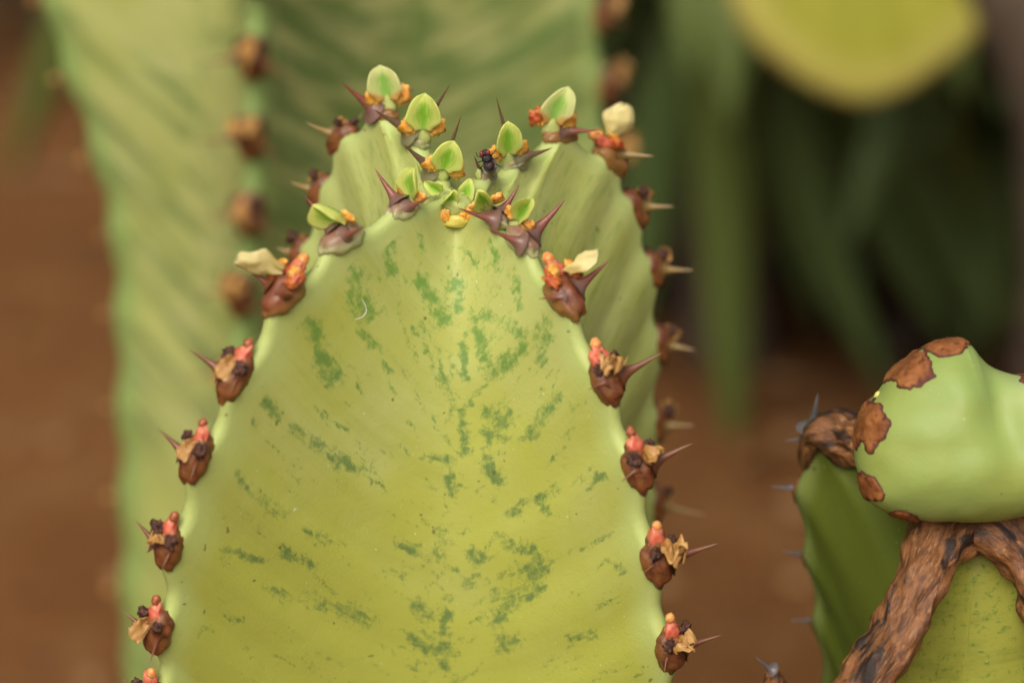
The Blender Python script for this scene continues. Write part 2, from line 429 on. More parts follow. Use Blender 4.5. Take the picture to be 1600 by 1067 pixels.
def down_to_ground(P, step=145 * PX, until=-.03, drift=(0, 0)):
    """continue a rib from its last visible point straight down into the soil"""
    P = list(P); q = Vector(P[-1]); d = (q - Vector(P[-2])).normalized()
    while q.z > until:
        d = (d * .6 + Vector((drift[0], drift[1], -1)).normalized() * .4).normalized()
        q = q + d * step; P.append(q.copy())
    return P

def world_origin(o_loc): return Matrix.Translation(o_loc)

# ------------------------------------------------------------------ areole kits
rnd = random.Random(3)
def pick(a): return a[rnd.randrange(len(a))]
def jig(v, a): return v + Vector((rnd.uniform(-a, a), rnd.uniform(-a, a), rnd.uniform(-a, a)))

def areole(root, st, k, j, stage, size=1.0, tip=None, tip2=None, leafdir=None, spin=None, spl=86, leafscale=1.0, leaf=True, leafside=None, lift=0.0, shieldscale=1.0):
    """one areole: shield with two spines, leaf (green, yellow or withered), stipules and buds; sizes in photograph pixels"""
    p, n, t, b = st.at(k, j)
    if b.x < 0: b = -b                                     # side vector to the picture's right
    u = PX * size
    shk = {'dry': 'dry', 'mid': 'mid', 'fresh': 'fresh', 'apex': 'fresh', 'old': 'dry', 'pale': 'mid'}[stage]
    c = p - t * (14 if stage in ('fresh', 'apex', 'pale') else 9) * u - n * 13 * u
    ss = shieldscale * (.72 if stage == 'apex' else .85 if stage in ('fresh', 'pale') else 1.0)
    sh = put('spine_shield', pick(SH[shk]), root, frame(c, b, t, n, u * ss * rnd.uniform(.95, 1.05), u * ss * rnd.uniform(.92, 1.08), u * ss))
    spk = spin or {'dry': 'dry', 'mid': 'mid', 'fresh': 'mid', 'apex': 'fresh', 'old': 'pale', 'pale': 'mid'}[stage]
    front_facing = n.y < -.05 or (k in (0, 1) and st is stM)
    for sgn in (1, -1):
        o = c + b * sgn * 17 * u * ss + n * 15 * u * ss + t * 1 * u
        d = jig(b * sgn * .82 + n * .52 - t * .10, .05)
        L = spl * u * rnd.uniform(.92, 1.06)
        tp = tip if (sgn > 0) == (b.x * 1 > 0 and (st.side[k] > 0)) else tip2
        if tp is not None:
            Yo = (o.y + d.normalized().y * L * (.8 if tp is tip else .62)) / PX
            if front_facing and tp is not tip:                 # the spine on the near flank lies along the shield and points down
                o = c - FWD * 17 * u * ss + b * sgn * 7 * u - t * 1 * u; Yo = o.y / PX - 14
            e = w(tp[0], tp[1], Yo); d = (e - o) * (1.0 if tp is tip or not front_facing else 1.3); L = d.length
        put('spine', pick(SP[spk]), sh, along(o - d.normalized() * 3 * u, d, n, min(max(L * 1.2, 72 * u), 112 * u) if tp is tip and tp is not None else min(L, 80 * u) * (.68 if tp is None else 1.0), L))
    up = Vector((0, 0, 1))
    top = p + t * (10 if stage in ('fresh', 'apex', 'pale') else 17) * u + n * 8 * u
    if stage in ('fresh', 'apex', 'pale'):
        ld = leafdir if leafdir is not None else (up * .8 + n * .35)
        ld = ld.normalized()
        ls = u * leafscale
        sd = (leafside if leafside is not None else b); sd = (sd - ld * sd.dot(ld)).normalized()
        nn = sd.cross(ld)
        put('leaf_stalk', pick(STALK), sh, frame(top + ld * 2 * u * leafscale - n * 8 * u, sd, ld, nn, ls))
        if leaf:
            put('leaf', pick(LEAF['pale' if stage == 'pale' else 'fresh']), sh, frame(top + ld * 8 * ls, sd, ld, nn, ls))
            for q in (1, -1):
                put('stipule', pick(GL if stage != 'pale' else (GL if rnd.random() < .5 else GLR)), sh,
                    frame(top + sd * q * 27 * ls + ld * 14 * ls + nn * 5 * ls, jig(sd, .3), jig(ld, .3), jig(nn, .2), ls * rnd.uniform(.95, 1.15)))
                put('stipule', pick(GL), sh, frame(top + sd * q * 20 * ls + ld * 8 * ls + nn * 6 * ls, jig(sd, .3), jig(ld, .3), jig(nn, .2), ls * .75))
    elif stage == 'mid':
        ld = (leafdir if leafdir is not None else n).normalized()
        sd = (leafside if leafside is not None else b); sd = (sd - ld * sd.dot(ld)).normalized(); nn = sd.cross(ld)
        put('leaf', pick(LEAF['yellow']), sh, frame(top + n * 8 * u, sd, ld, nn, u * leafscale))
        put('bud_stub', pick(STUB), sh, frame(top + t * 15 * u - n * 8 * u, b, t, n, u * .95))
        put('bud', BUD[0], sh, frame(top + t * 35 * u - n * 8 * u, b, t, n, u * 1.0))
        for q in (1, -1):
            put('stipule', pick(GLR), sh, frame(top + b * q * 21 * u - t * 2 * u, jig(b, .3), t, n, u * 1.1))
            put('stipule', pick(GL), sh, frame(top + b * q * 16 * u + t * 8 * u + n * 7 * u, jig(b, .3), t, n, u * .7))
    else:
        m_leaf = rnd.randrange(5)
        ld = jig(n * .75 + t * rnd.uniform(-.3, .25) + b * rnd.uniform(-.1, .8) * st.side[k], .2).normalized()
        sd = jig(b, .45); sd = (sd - ld * sd.dot(ld)).normalized(); nn = sd.cross(ld)
        if nn.dot(t) < 0: sd, nn = -sd, -nn
        put('dried_leaf', LEAF['dry'][m_leaf], sh, frame(top + n * 6 * u - ld * 12 * u, sd, ld, nn, u * rnd.uniform(.8, 1.05) * leafscale))
        for q in (1, -1):
            put('withered_stipule', pick(GLD), sh, frame(top + b * q * 19 * u - t * (4 if q * st.side[k] < 0 else -6) * u + n * (-4 if q * st.side[k] < 0 else -1) * u,
                                                        jig(b, .4), jig(t, .4), jig(n, .4), u * rnd.uniform(.6, .95)))
        if stage == 'dry':
            put('bud_stub', pick(STUB), sh, frame(top + t * 14 * u - n * 13 * u, jig(b, .2), t, n, u * rnd.uniform(.85, 1.15)))
            bm_ = BUD if rnd.random() < .45 else BUDD
            put('bud', pick(bm_), sh, frame(top + t * 35 * u - n * 12 * u + b * rnd.uniform(-7, 7) * u, b, t, n, u * rnd.uniform(.8, 1.0)))
            if rnd.random() < .5:
                put('bud', pick(BUDD), sh, frame(top + t * 44 * u - n * 13 * u + b * rnd.uniform(-9, 9) * u, b, t, n, u * .6))
    return sh

# ------------------------------------------------------------------ ground
def ground():
    n = 120; ext = 6.0
    def warp(t): return np.sign(t) * (np.abs(t) ** 2.2) * ext
    gx = warp(np.linspace(-1, 1, n)); gy = warp(np.linspace(-1, 1, n)) + 1.2
    vs = []
    for y in gy:
        for x in gx:
            z = .035 * noise.noise(Vector((x * 2.2, y * 2.2, 0))) + .012 * noise.noise(Vector((x * 9, y * 9, 3)))
            vs.append((x, y, z))
    fs = [(i * n + j, i * n + j + 1, (i + 1) * n + j + 1, (i + 1) * n + j) for i in range(n - 1) for j in range(n - 1)]
    k = NT('red_soil'); oc = k.coord()
    a = k.noise(oc, 3.5, 5, .6); b = k.noise(oc, 22, 5, .65)
    c = k.mix(k.ramp(a, .35, .65), (.16, .068, .020), (.215, .095, .030))
    c = k.mix(k.math('MULTIPLY', k.ramp(b, .45, .7), .6), c, (.26, .14, .05))
    c = k.mix(k.math('MULTIPLY', k.ramp(k.noise(oc, 60, 3), .55, .7), .5), c, (.11, .05, .025))
    k.bump(k.noise(oc, 80, 6, .7), .8, .01)
    o = put('ground', mesh_obj('ground', vs, fs, k.done(c, .95, spec=.15)))
    tag(o, 'bare red brown soil scattered with small stones', 'ground', kind='structure')
ground()
def gz(x, y): return .035 * noise.noise(Vector((x * 2.2, y * 2.2, 0))) + .012 * noise.noise(Vector((x * 9, y * 9, 3)))

M_STONE = simple('tan_stone', (.24, .135, .05), (.33, .20, .085), 40, .9, 0, .6)
peb = bmesh.new()
for q in range(900):
    x = random.uniform(-1.3, 1.5); y = random.uniform(.5, 3.0); r = random.uniform(.003, .009)
    m = Matrix.Translation((x, y, gz(x, y) + r * .2)) @ Matrix.Rotation(random.uniform(0, 6), 4, 'Z') @ Matrix.Diagonal((r, r * random.uniform(.6, 1), r * .6, 1))
    bmesh.ops.create_icosphere(peb, subdivisions=1, radius=1, matrix=m)
pm = bpy.data.meshes.new('pebbles'); peb.to_mesh(pm); peb.free(); pm.materials.append(M_STONE)
lit = bmesh.new()
for q in range(420):
    x = random.uniform(-1.2, 1.4); y = random.uniform(.45, 2.6); L = random.uniform(.008, .025); a = random.uniform(0, 6.3); wv_ = L * random.uniform(.2, .4)
    d = Vector((math.cos(a), math.sin(a), random.uniform(-.1, .25))); e = Vector((-math.sin(a), math.cos(a), random.uniform(-.4, .4))); c_ = Vector((x, y, gz(x, y) + .005))
    q4 = [lit.verts.new(c_ + v) for v in (-d * L, e * wv_ + Vector((0, 0, .004)), d * L, -e * wv_ + Vector((0, 0, .003)), Vector((0, 0, -.001)))]
    for z in range(4): lit.faces.new((q4[z], q4[(z + 1) % 4], q4[4]))
lm_ = bpy.data.meshes.new('leaf_litter'); lit.to_mesh(lm_); lit.free(); lm_.materials.append(simple('litter', (.30, .17, .06), (.12, .055, .02), 14, .8))
tag(put('leaf_litter', lm_), 'dry brown leaf litter lying on the red soil', 'leaf litter', kind='stuff')
tag(put('pebbles', pm), 'small tan pebbles strewn over the red soil', 'pebbles', kind='stuff')

# ------------------------------------------------------------------ main stem
FLp = [(712, 308, 0), (638, 318, -75), (540, 358, -155), (440, 447, -240), (362, 580, -300), (300, 708, -340), (256, 850, -362), (237, 982, -372), (230, 1092, -375), (232, 1222, -378)]
FRp = [(712, 308, 0), (768, 328, -60), (812, 360, -100), (884, 447, -190), (952, 584, -258), (1004, 722, -306), (1035, 870, -335), (1056, 1010, -348), (1069, 1140, -352), (1076, 1265, -355)]
BLp = [(712, 308, 0), (688, 268, 62), (656, 208, 140), (602, 168, 225), (534, 205, 296), (500, 290, 322), (468, 388, 338), (440, 490, 350), (420, 600, 355), (405, 710, 358)]
BRp = [(712, 308, 0), (752, 272, 62), (800, 246, 130), (868, 202, 212), (955, 236, 285), (996, 316, 312), (1024, 412, 330), (1034, 530, 342), (1030, 655, 348), (1028, 780, 352)]
def rib(L): return [w(*p) for p in L]
ribsM = [down_to_ground(rib(L), drift=dr) for L, dr in ((FLp, (.02, 0)), (FRp, (-.02, 0)), (BRp, (-.02, 0)), (BLp, (.02, 0)))]
SM = np.r_[np.linspace(.0002, .135, 330), np.linspace(.138, .62, 60)]
grv = [w(*p) for p in ((712, 322, -4), (711, 360, -32), (709, 420, -72), (705, 520, -118), (699, 640, -152), (690, 780, -178), (678, 920, -196), (668, 1067, -205))]
grv = down_to_ground(grv)
stM = Stem(ribsM, SM, 13 * PX, 24 * PX, [150, 70, 60, 70], {0: grv}, concave=.60, phase=.12, swell=.35, decay=3.5)
stM.side = [-1, 1, 1, -1]
blobs = [(545, 400, 572, 488, 20), (552, 420, 548, 480, 16), (604, 362, 622, 438, 15), (655, 360, 660, 392, 8), (486, 505, 522, 592, 22), (415, 628, 430, 650, 15),
 (455, 662, 470, 680, 11), (492, 692, 555, 732, 15), (370, 738, 386, 770, 10), (402, 772, 440, 804, 14), (500, 642, 548, 676, 5), (562, 520, 590, 545, 8),
 (662, 440, 690, 498, 16), (712, 440, 716, 480, 12), (735, 492, 758, 556, 13), (762, 492, 818, 522, 15), (772, 582, 814, 542, 15), (802, 440, 814, 480, 9), (768, 380, 774, 430, 9),
 (850, 502, 846, 560, 11), (722, 542, 730, 590, 8), (690, 570, 692, 610, 6), (762, 642, 790, 660, 13), (800, 646, 762, 690, 11), (868, 622, 832, 680, 16), (900, 632, 882, 680, 9),
 (660, 716, 700, 712, 9), (702, 742, 706, 768, 8), (722, 640, 730, 700, 9), (756, 716, 780, 750, 15), (772, 682, 830, 686, 9), (612, 845, 648, 855, 9), (690, 830, 686, 868, 13),
 (738, 862, 750, 870, 13), (792, 850, 830, 862, 15), (800, 802, 868, 762, 11), (848, 790, 856, 800, 12), (922, 762, 948, 742, 11), (775, 965, 838, 885, 25), (782, 1008, 802, 1000, 20),
 (820, 932, 850, 920, 11), (728, 910, 736, 915, 10), (650, 945, 670, 960, 12), (482, 932, 578, 970, 16), (420, 920, 448, 935, 11), (602, 890, 630, 905, 8), (958, 880, 972, 890, 10),
 (890, 1000, 930, 990, 10), (642, 1000, 700, 1022, 13), (700, 960, 692, 1040, 12), (352, 862, 420, 882, 9), (480, 830, 530, 850, 9), (440, 860, 490, 880, 9), (600, 570, 608, 578, 6), (350, 960, 380, 965, 8), (290, 990, 330, 985, 9),
 (385, 640, 392, 660, 9), (560, 600, 566, 606, 5), (640, 660, 650, 668, 6), (735, 395, 745, 410, 6), (700, 400, 706, 420, 6)]
def mottle_main(st):
    X, Y = proj(st.V); m = np.full(len(X), .10)
    front = (st.kk == 0)
    acc = np.zeros(len(X))
    jx = np.zeros(len(X)); jy = np.zeros(len(X)); jw = np.ones(len(X))
    for i in np.where(front)[0]:
        a_, b_ = X[i], Y[i]
        jx[i] = 8 * noise.noise(Vector((a_ / 26, b_ / 26, 1.5))) + 5 * noise.noise(Vector((a_ / 9, b_ / 9, 7)))
        jy[i] = 8 * noise.noise(Vector((a_ / 26, b_ / 26, 9.5))) + 5 * noise.noise(Vector((a_ / 9, b_ / 9, 3)))
        jw[i] = .86 + .35 * noise.noise(Vector((a_ / 20, b_ / 20, 4.5)))
    X0, Y0 = X, Y; X = X + jx; Y = Y + jy
    for x0, y0, x1, y1, wd in blobs:
        dx, dy = x1 - x0, y1 - y0; L2 = dx * dx + dy * dy + 1e-6
        q = np.clip(((X - x0) * dx + (Y - y0) * dy) / L2, 0, 1)
        d2 = (X - x0 - q * dx) ** 2 + (Y - y0 - q * dy) ** 2
        acc = np.maximum(acc, np.exp(-d2 / (wd * 1.25) ** 2))
    rd = random.Random(21)
    for q_ in range(520):
        y0 = rd.uniform(372, 1070); cx = 712 - (y0 - 372) * .055; half = 60 + min(1, (y0 - 340) / 520) ** .7 * 320
        if q_ % 3 == 0: x0 = cx + rd.gauss(8, 48); ln = rd.uniform(3, 14); wd = rd.uniform(3.5, 7.5)
        else: x0 = cx + rd.uniform(-1, 1) * half; ln = rd.uniform(20, 75); wd = rd.uniform(3, 6.5)
        al = math.radians(82 - 48 * min(1, (y0 - 372) / 420) + rd.uniform(-8, 8)); sg = -1 if x0 > cx else 1
        dx, dy = sg * math.cos(al) * ln, math.sin(al) * ln; L2 = dx * dx + dy * dy; st_ = rd.uniform(.3, .8)
        nr_ = np.where((np.abs(X - x0 - dx / 2) < ln + 22) & (np.abs(Y - y0 - dy / 2) < ln + 22))[0]
        if not len(nr_): continue
        xa, ya = X[nr_], Y[nr_]; q = np.clip(((xa - x0) * dx + (ya - y0) * dy) / L2, 0, 1)
        acc[nr_] = np.maximum(acc[nr_], st_ * np.exp(-((xa - x0 - q * dx) ** 2 + (ya - y0 - q * dy) ** 2) / (wd * 1.2) ** 2))
    mid = np.exp(-((X - 715) / 60) ** 2) * np.clip((Y - 420) / 100, 0, 1) * .08
    m = np.where(front, -.01 + .74 * acc * jw + mid, .37)
    m = np.where(st.rim > .3, np.minimum(m, .05), m)
    return m
ageM = np.clip((308 - proj(stM.V)[1]) / -800, 0, 1); ageM = np.where(stM.kk == 0, ageM, ageM * .6 + .1)
rootM = put('variegated_euphorbia', None, None, Matrix.Translation((-.011, 0, 0)))
tag(rootM, 'pale yellow green four-ribbed euphorbia stem with young leaves and a fly at its tip', 'euphorbia', 'euphorbia stems')
stM_me = stM.mesh('stem', M_STEM, mottle_main(stM), ageM, np.where(stM.kk == 0, 1.0, .12))
put('stem', stM_me, rootM)

V3 = Vector
cv = lambda x, up_, tow: V3((x, -tow, up_)).normalized()      # picture-right, world-up, towards-camera
# front left rib
areole(rootM, stM, 0, 1, 'fresh', .82, tip=(584, 262), spin='mid', leafdir=cv(.05, .95, .1), leafside=V3((.75, -.6, 0)), leafscale=.85, shieldscale=1.05)
areole(rootM, stM, 0, 2, 'fresh', .95, tip=(474, 305), spin='mid', leafdir=cv(-.75, .62, .1), leafside=V3((.35, -.6, .5)), leafscale=.85, shieldscale=1.1)
areole(rootM, stM, 0, 3, 'mid', 1.0, tip=(380, 411), spin='dry', leafdir=cv(-.85, .05, .25), leafside=V3((.25, -.5, .8)))
for j, tp, t2 in ((4, (296, 538), (360, 613)), (5, (244, 667), (300, 746)), (6, (214, 807), (255, 884)), (7, (195, 950), (239, 1028)), (8, (190, 1055), None), (9, None, None)):
    areole(rootM, stM, 0, j, 'dry', .92, tip=tp, tip2=t2, spl=74, leafscale=.74)
# front right rib
areole(rootM, stM, 1, 1, 'apex', .85, tip=(815, 285), tip2=(724, 330), leafdir=cv(-.35, .7, .5), leafside=V3((.9, 0, .25)), leafscale=.85, spin='mid')
areole(rootM, stM, 1, 2, 'fresh', .95, tip=(890, 312), tip2=(768, 362), spin='mid', leafdir=cv(.35, .7, .1), leafside=V3((.75, -.35, .45)), leafscale=.72, shieldscale=1.05)
areole(rootM, stM, 1, 3, 'mid', 1.0, tip=(958, 405), tip2=(846, 467), spin='mid', leafdir=cv(.62, .66, -.25), leafside=V3((.0, -.95, .16)), leafscale=.82)
for j, tp, t2 in ((4, (1038, 552), (921, 609)), (5, (1086, 694), (972, 750)), (6, (1124, 848), (1006, 893)), (7, (1129, 990), (1037, 1046)), (8, (1140, 1120), None), (9, None, None)):
    areole(rootM, stM, 1, j, 'dry', .95, tip=tp, tip2=t2, leafscale=.85)
# back right rib
areole(rootM, stM, 2, 1, 'apex', .75, tip=(782, 262), tip2=(741, 250), leaf=False, leafscale=.5)
areole(rootM, stM, 2, 2, 'fresh', .9, tip=(868, 234), tip2=(779, 174), spin='fresh', leafdir=cv(-.10, .85, .2), leafside=V3((.95, .2, .1)), leafscale=.95)
areole(rootM, stM, 2, 3, 'pale', .95, tip=(938, 208), tip2=(850, 150), spin='mid', leafdir=cv(.12, .9, .1), leafside=V3((.95, 0, .1)), leafscale=1.0)
areole(rootM, stM, 2, 4, 'mid', 1.0, tip=(1024, 249), spin='pale', leafdir=cv(.3, .55, .1), leafside=V3((.95, 0, -.2)), leafscale=.85)
for j, tp in ((5, (1056, 324)), (6, (1086, 421)), (7, (1088, 551)), (8, (1088, 668)), (9, None)):
    areole(rootM, stM, 2, j, 'old', .95, tip=tp, leafscale=.7)
# back left rib
areole(rootM, stM, 3, 1, 'apex', .9, tip=(625, 228), tip2=(717, 200), spin='fresh', leafdir=cv(.22, .8, .2), leafside=V3((.85, 0, -.35)), leafscale=.9)
areole(rootM, stM, 3, 2, 'fresh', .9, tip=(578, 172), tip2=(696, 148), spin='fresh', leafdir=cv(.02, .95, .1), leafside=V3((1, 0, 0)), leafscale=1.0)
areole(rootM, stM, 3, 3, 'pale', .95, tip=(527, 132), tip2=(655, 140), spin='mid', leafdir=cv(-.1, .95, 0), leafside=V3((1, 0, -.12)), leafscale=1.0)
for j, tp in ((4, (474, 194)), (5, (450, 289)), (6, (430, 390))):
    areole(rootM, stM, 3, j, 'old', .9, tip=tp, leafscale=.5)
# growing point: two tiny leaves and orange glands over the front edge
ap = w(712, 320, -18)
gp = put('growing_point', lump('growing_point', M_STALK, 26, 18, 22, .2, 1.6, 16, 10, 4), rootM, frame(ap, V3((1, 0, 0)), V3((0, 0, 1)), V3((0, -1, 0)), PX))
for (x, y, Y, sx, ld, sd) in ((700, 318, -14, .62, cv(.1, .6, .3), V3((.9, 0, -.2))), (722, 308, 20, .5, cv(.5, .7, .1), V3((.7, 0, -.5))), (688, 300, 10, .45, cv(-.6, .6, .1), V3((.8, .2, .5)))):
    ld = ld.normalized(); sd = (sd - ld * sd.dot(ld)).normalized()
    put('leaf', pick(LEAF['fresh']), gp, frame(w(x, y, Y), sd, ld, sd.cross(ld), PX * sx))
for (x, y, s_) in ((695, 339, .8), (733, 337, .8), (722, 341, .6)):
    put('stipule', pick(GL), gp, frame(w(x, y, -38), V3((1, 0, .2)), V3((0, -.3, 1)), V3((0, -1, 0)), PX * s_))

put('bract', lump('bract', M_BRACT, 22, 11, 10, .15, 1.4, 16, 12, 6), gp, frame(w(711, 346, -36), V3((1, 0, 0)), V3((0, -.3, 1)), V3((0, -1, 0)), PX))

# surface lookup on the main stem
bvh = BVHTree.FromPolygons([v.co for v in stM_me.vertices], [p.vertices[:] for p in stM_me.polygons])
def hit(x, y):
    d = (w(x, y, 0) - CAM).normalized(); return bvh.ray_cast(CAM, d)

def tube(name, pts, radii, mat, seg=8):
    C = [Vector(p) for p in pts]; vs, fs = [], []
    for i, c in enumerate(C):
        t = (C[min(i + 1, len(C) - 1)] - C[max(i - 1, 0)]).normalized()
        a = t.cross(Vector((.13, .97, .2))).normalized(); b = t.cross(a)
        for j in range(seg):
            q = 2 * math.pi * j / seg; vs.append(c + (a * math.cos(q) + b * math.sin(q)) * radii[i])
    for i in range(len(C) - 1):
        for j in range(seg):
            fs.append((i * seg + j, i * seg + (j + 1) % seg, (i + 1) * seg + (j + 1) % seg, (i + 1) * seg + j))
    fs.append(tuple(range(seg))[::-1]); fs.append(tuple((len(C) - 1) * seg + j for j in range(seg)))
    return mesh_obj(name, vs, fs, mat)

# a thin white fibre stuck to the skin
M_FIBRE = NT('white_fibre').done((.8, .8, .75), .5)
fp = []
for x, y in ((566, 468), (571, 478), (572, 487), (567, 494), (560, 498), (555, 499)):
    h_ = hit(x, y); fp.append(h_[0] + h_[1] * .6 * PX)
fc, _ = catmull(fp, 5)
tag(put('fibre', tube('fibre', [Vector(p) for p in fc], [.5 * PX] * len(fc), M_FIBRE, 6)), 'tiny curled white fibre stuck on the pale stem face', 'fibre')

# ------------------------------------------------------------------ fly
M_FLY = simple('fly_black', (.008, .008, .012), (.03, .028, .035), .2, .22, 0, .5)
M_FLYRED = NT('fly_red').done((.22, .02, .02), .3)
M_WING = NT('fly_wing'); M_WING.b.inputs['Alpha'].default_value = .35; M_WING = M_WING.done((.3, .28, .25), .2)
fo = w(762, 251, 40)
fly = put('fly', None, None, Matrix.Translation(w(768, 264, 40)))
tag(fly, 'small glossy black fly with red markings clinging below a young leaf', 'fly')
ax_, ay_, az_ = V3((.45, .2, -.85)), V3((-.2, -.95, -.1)), V3((0, 0, 1))
fX = V3((.9, -.2, .3)); fY = V3((-.25, .1, .95)); fX = (fX - fY * fX.dot(fY) / fY.length_squared).normalized(); fY.normalize(); fZ = fX.cross(fY)
for nm, off, r, mt, sd_ in (('abdomen', -9, (9, 11, 9), M_FLY, 1), ('thorax', 3, (9, 8, 9), M_FLY, 2), ('head', 13, (8, 5.5, 7), M_FLY, 3)):
    put(nm, lump(nm, mt, *r, .08, 1.5, 14, 10, sd_), fly, frame(fo + fY * off * PX, fX, fY, fZ, PX))
for q in (1, -1):
    put('eye', lump('eye', M_FLYRED, 3.6, 4.5, 4, .02), fly, frame(fo + fY * 13.5 * PX + fX * q * 5.5 * PX + fZ * 3.5 * PX, fX, fY, fZ, PX))
    wv = [(0, 0, 0), (6, -8, 0), (8, -18, 0), (4, -24, 0), (-1, -22, 0), (-3, -10, 0)]
    wv2 = wv + [(a, b_, .5) for a, b_, _ in wv]
    put('wing', mesh_obj('wing', wv2, [(0, 1, 2, 3, 4, 5), (11, 10, 9, 8, 7, 6)] + [(i, (i + 1) % 6, 6 + (i + 1) % 6, 6 + i) for i in range(6)], M_WING), fly,
        frame(fo + fY * 3 * PX + fX * q * 5 * PX - fZ * 8 * PX, fX * q, fY, fZ * q, PX))
    for i in range(3):
        a0 = fo + fY * (6 - 5 * i) * PX + fX * q * 6 * PX
        a1 = a0 + (fX * q * 8 + fZ * 3 + fY * (5 - 5 * i)) * PX; a2 = a1 + (fX * q * 3 - fZ * 9 + fY * (4 - 6 * i)) * PX
        put('leg', tube('leg', [a0, a1, a2], [1.1 * PX, .9 * PX, .6 * PX], M_FLY, 6), fly)
for off in (-6, -12):
    put('red_band', lump('red_band', M_FLYRED, 9.3, 1.6, 9.3, .02), fly, frame(fo + fY * off * PX, fX, fY, fZ, PX * (1 if off > -10 else .9)))

# ------------------------------------------------------------------ tall stem behind
bk = 2000
B0 = [(560, -480, bk), (480, -440, bk - 200), (430, -340, bk - 420), (405, -200, bk - 540), (396, -50, bk - 560), (392, 85, bk - 565), (387, 210, bk - 568), (384, 330, bk - 570), (371, 455, bk - 570), (364, 580, bk - 570), (360, 705, bk - 570), (358, 830, bk - 570), (356, 960, bk - 570)]
B1 = [(560, -480, bk), (720, -470, bk + 10), (860, -400, bk + 30), (915, -260, bk + 50), (935, -110, bk + 60), (943, 15, bk + 60), (949, 125, bk + 60), (954, 235, bk + 60), (955, 345, bk + 60), (948, 460, bk + 60), (940, 580, bk + 60), (935, 700, bk + 60), (930, 820, bk + 60)]
B2 = [(560, -480, bk), (600, -500, bk + 200), (620, -440, bk + 420), (630, -340, bk + 540), (640, -220, bk + 560), (645, -100, bk + 570), (650, 20, bk + 570), (650, 140, bk + 570), (650, 260, bk + 570), (645, 380, bk + 570), (640, 500, bk + 570), (636, 620, bk + 570), (634, 740, bk + 570)]
B3 = [(560, -480, bk), (400, -470, bk - 20), (220, -400, bk - 50), (90, -280, bk - 70), (50, -140, bk - 80), (62, 0, bk - 85), (100, 125, bk - 85), (142, 250, bk - 85), (168, 370, bk - 85), (176, 495, bk - 85), (180, 640, bk - 85), (183, 780, bk - 85), (186, 920, bk - 85)]
ribsB = [down_to_ground(rib(L), 220 * PX) for L in (B0, B1, B2, B3)]
SB = np.r_[np.linspace(.001, .34, 200), np.linspace(.345, 1.05, 60)]
stB = Stem(ribsB, SB, 24 * PX, 16 * PX, [60, 60, 30, 50], None, concave=.72, drop=(.2, 120), nscale=1.6, swell=.12)
stB.side = [1, 1, 1, -1]
rootB = put('variegated_euphorbia', None, None, Matrix.Translation((w(500, 533, bk).x, w(500, 533, bk).y, 0)))
tag(rootB, 'tall wide streaked euphorbia stem rising out of frame behind the leafy-tipped one', 'euphorbia', 'euphorbia stems')
mB = np.where(stB.kk == 3, .41, .60); mB = np.where(stB.rim > .5, .15, mB)
put('stem', stB.mesh('stem', M_STEM_BACK, mB, np.clip(stB.S / .6, 0, 1).repeat(stB.nc)), rootB)
for j in range(1, 13): areole(rootB, stB, 0, j, 'old', 1.3, spin='dry' , spl=70, leafscale=1.0)
for j in range(2, 10): areole(rootB, stB, 1, j, 'old', 1.2, spin='dry', spl=60, leafscale=1.0)
for j in range(2, 13): areole(rootB, stB, 3, j, 'old', .62, spin='grey', spl=40)

# ------------------------------------------------------------------ scarred stem on the right
k = NT('dead_cork'); g = k.attr('grow', True); oc = k.coord()
n1 = k.noise(k.mapping(g, (1.2, .45, 1)), 2.2, 6, .65, .6); n2 = k.noise(k.mapping(g, (2.4, .5, 1)), 3.2, 6, .65, .5); n3 = k.noise(k.mapping(g, (.6, .35, 1)), 1.3, 4, .6, .5)
c = k.mix(k.ramp(n1, .35, .62), (.085, .034, .012), (.25, .105, .035))
c = k.mix(k.ramp(n2, .53, .70), c, (.40, .215, .085))
c = k.mix(k.ramp(n3, .52, .62), c, (.022, .012, .008))
c = k.mix(k.math('MULTIPLY', k.ramp(k.noise(oc, 500, 3), .55, .7), .5), c, (.07, .03, .014))
k.bump(k.math('ADD', k.math('MULTIPLY', n2, .6), k.math('MULTIPLY', n1, 1.2)), .6, .0008)
M_CORK = k.done(c, .48, spec=.4)
k = NT('scab'); oc = k.coord()
c = k.mix(k.ramp(k.noise(oc, 260, 5, .65), .35, .65), (.19, .062, .016), (.34, .13, .036))
c = k.mix(k.ramp(k.noise(oc, 700, 4, .6), .56, .68), c, (.09, .030, .016)); c = k.mix(k.ramp(k.attr('edge'), .80, .98), c, (.085, .022, .016))
k.bump(k.noise(oc, 900, 5, .7), .7, .0006)
M_SCAB = k.done(c, .5, spec=.35)

D0 = [(1510, 790, -170), (1472, 830, -235), (1436, 900, -305), (1398, 985, -360), (1348, 1062, -405), (1302, 1135, -430), (1275, 1230, -440)]
D1 = [(1510, 790, -170), (1570, 815, -220), (1622, 880, -265), (1655, 985, -300), (1668, 1090, -320), (1690, 1200, -330)]
D2 = [(1510, 790, -170), (1560, 712, -70), (1650, 690, 20), (1730, 740, 70), (1765, 850, 95), (1780, 960, 105), (1790, 1070, 110)]
D3 = [(1510, 790, -170), (1420, 700, -80), (1340, 676, 0), (1272, 672, 50), (1248, 765, 75), (1262, 868, 88), (1276, 970, 95), (1290, 1080, 100)]
ribsD = [down_to_ground(rib(L)) for L in (D0, D1, D2, D3)]
SD = np.r_[np.linspace(.0005, .09, 150), np.linspace(.092, .5, 60)]
stD = Stem(ribsD, SD, 14 * PX, 12 * PX, [60, 40, 30, 60], None, concave=.55, drop=(.25, 90))
stD.side = [-1, 1, 1, -1]
rootD = put('scarred_euphorbia', None, None, Matrix.Translation((w(1500, 770, -170).x, w(1500, 770, -100).y, 0)))
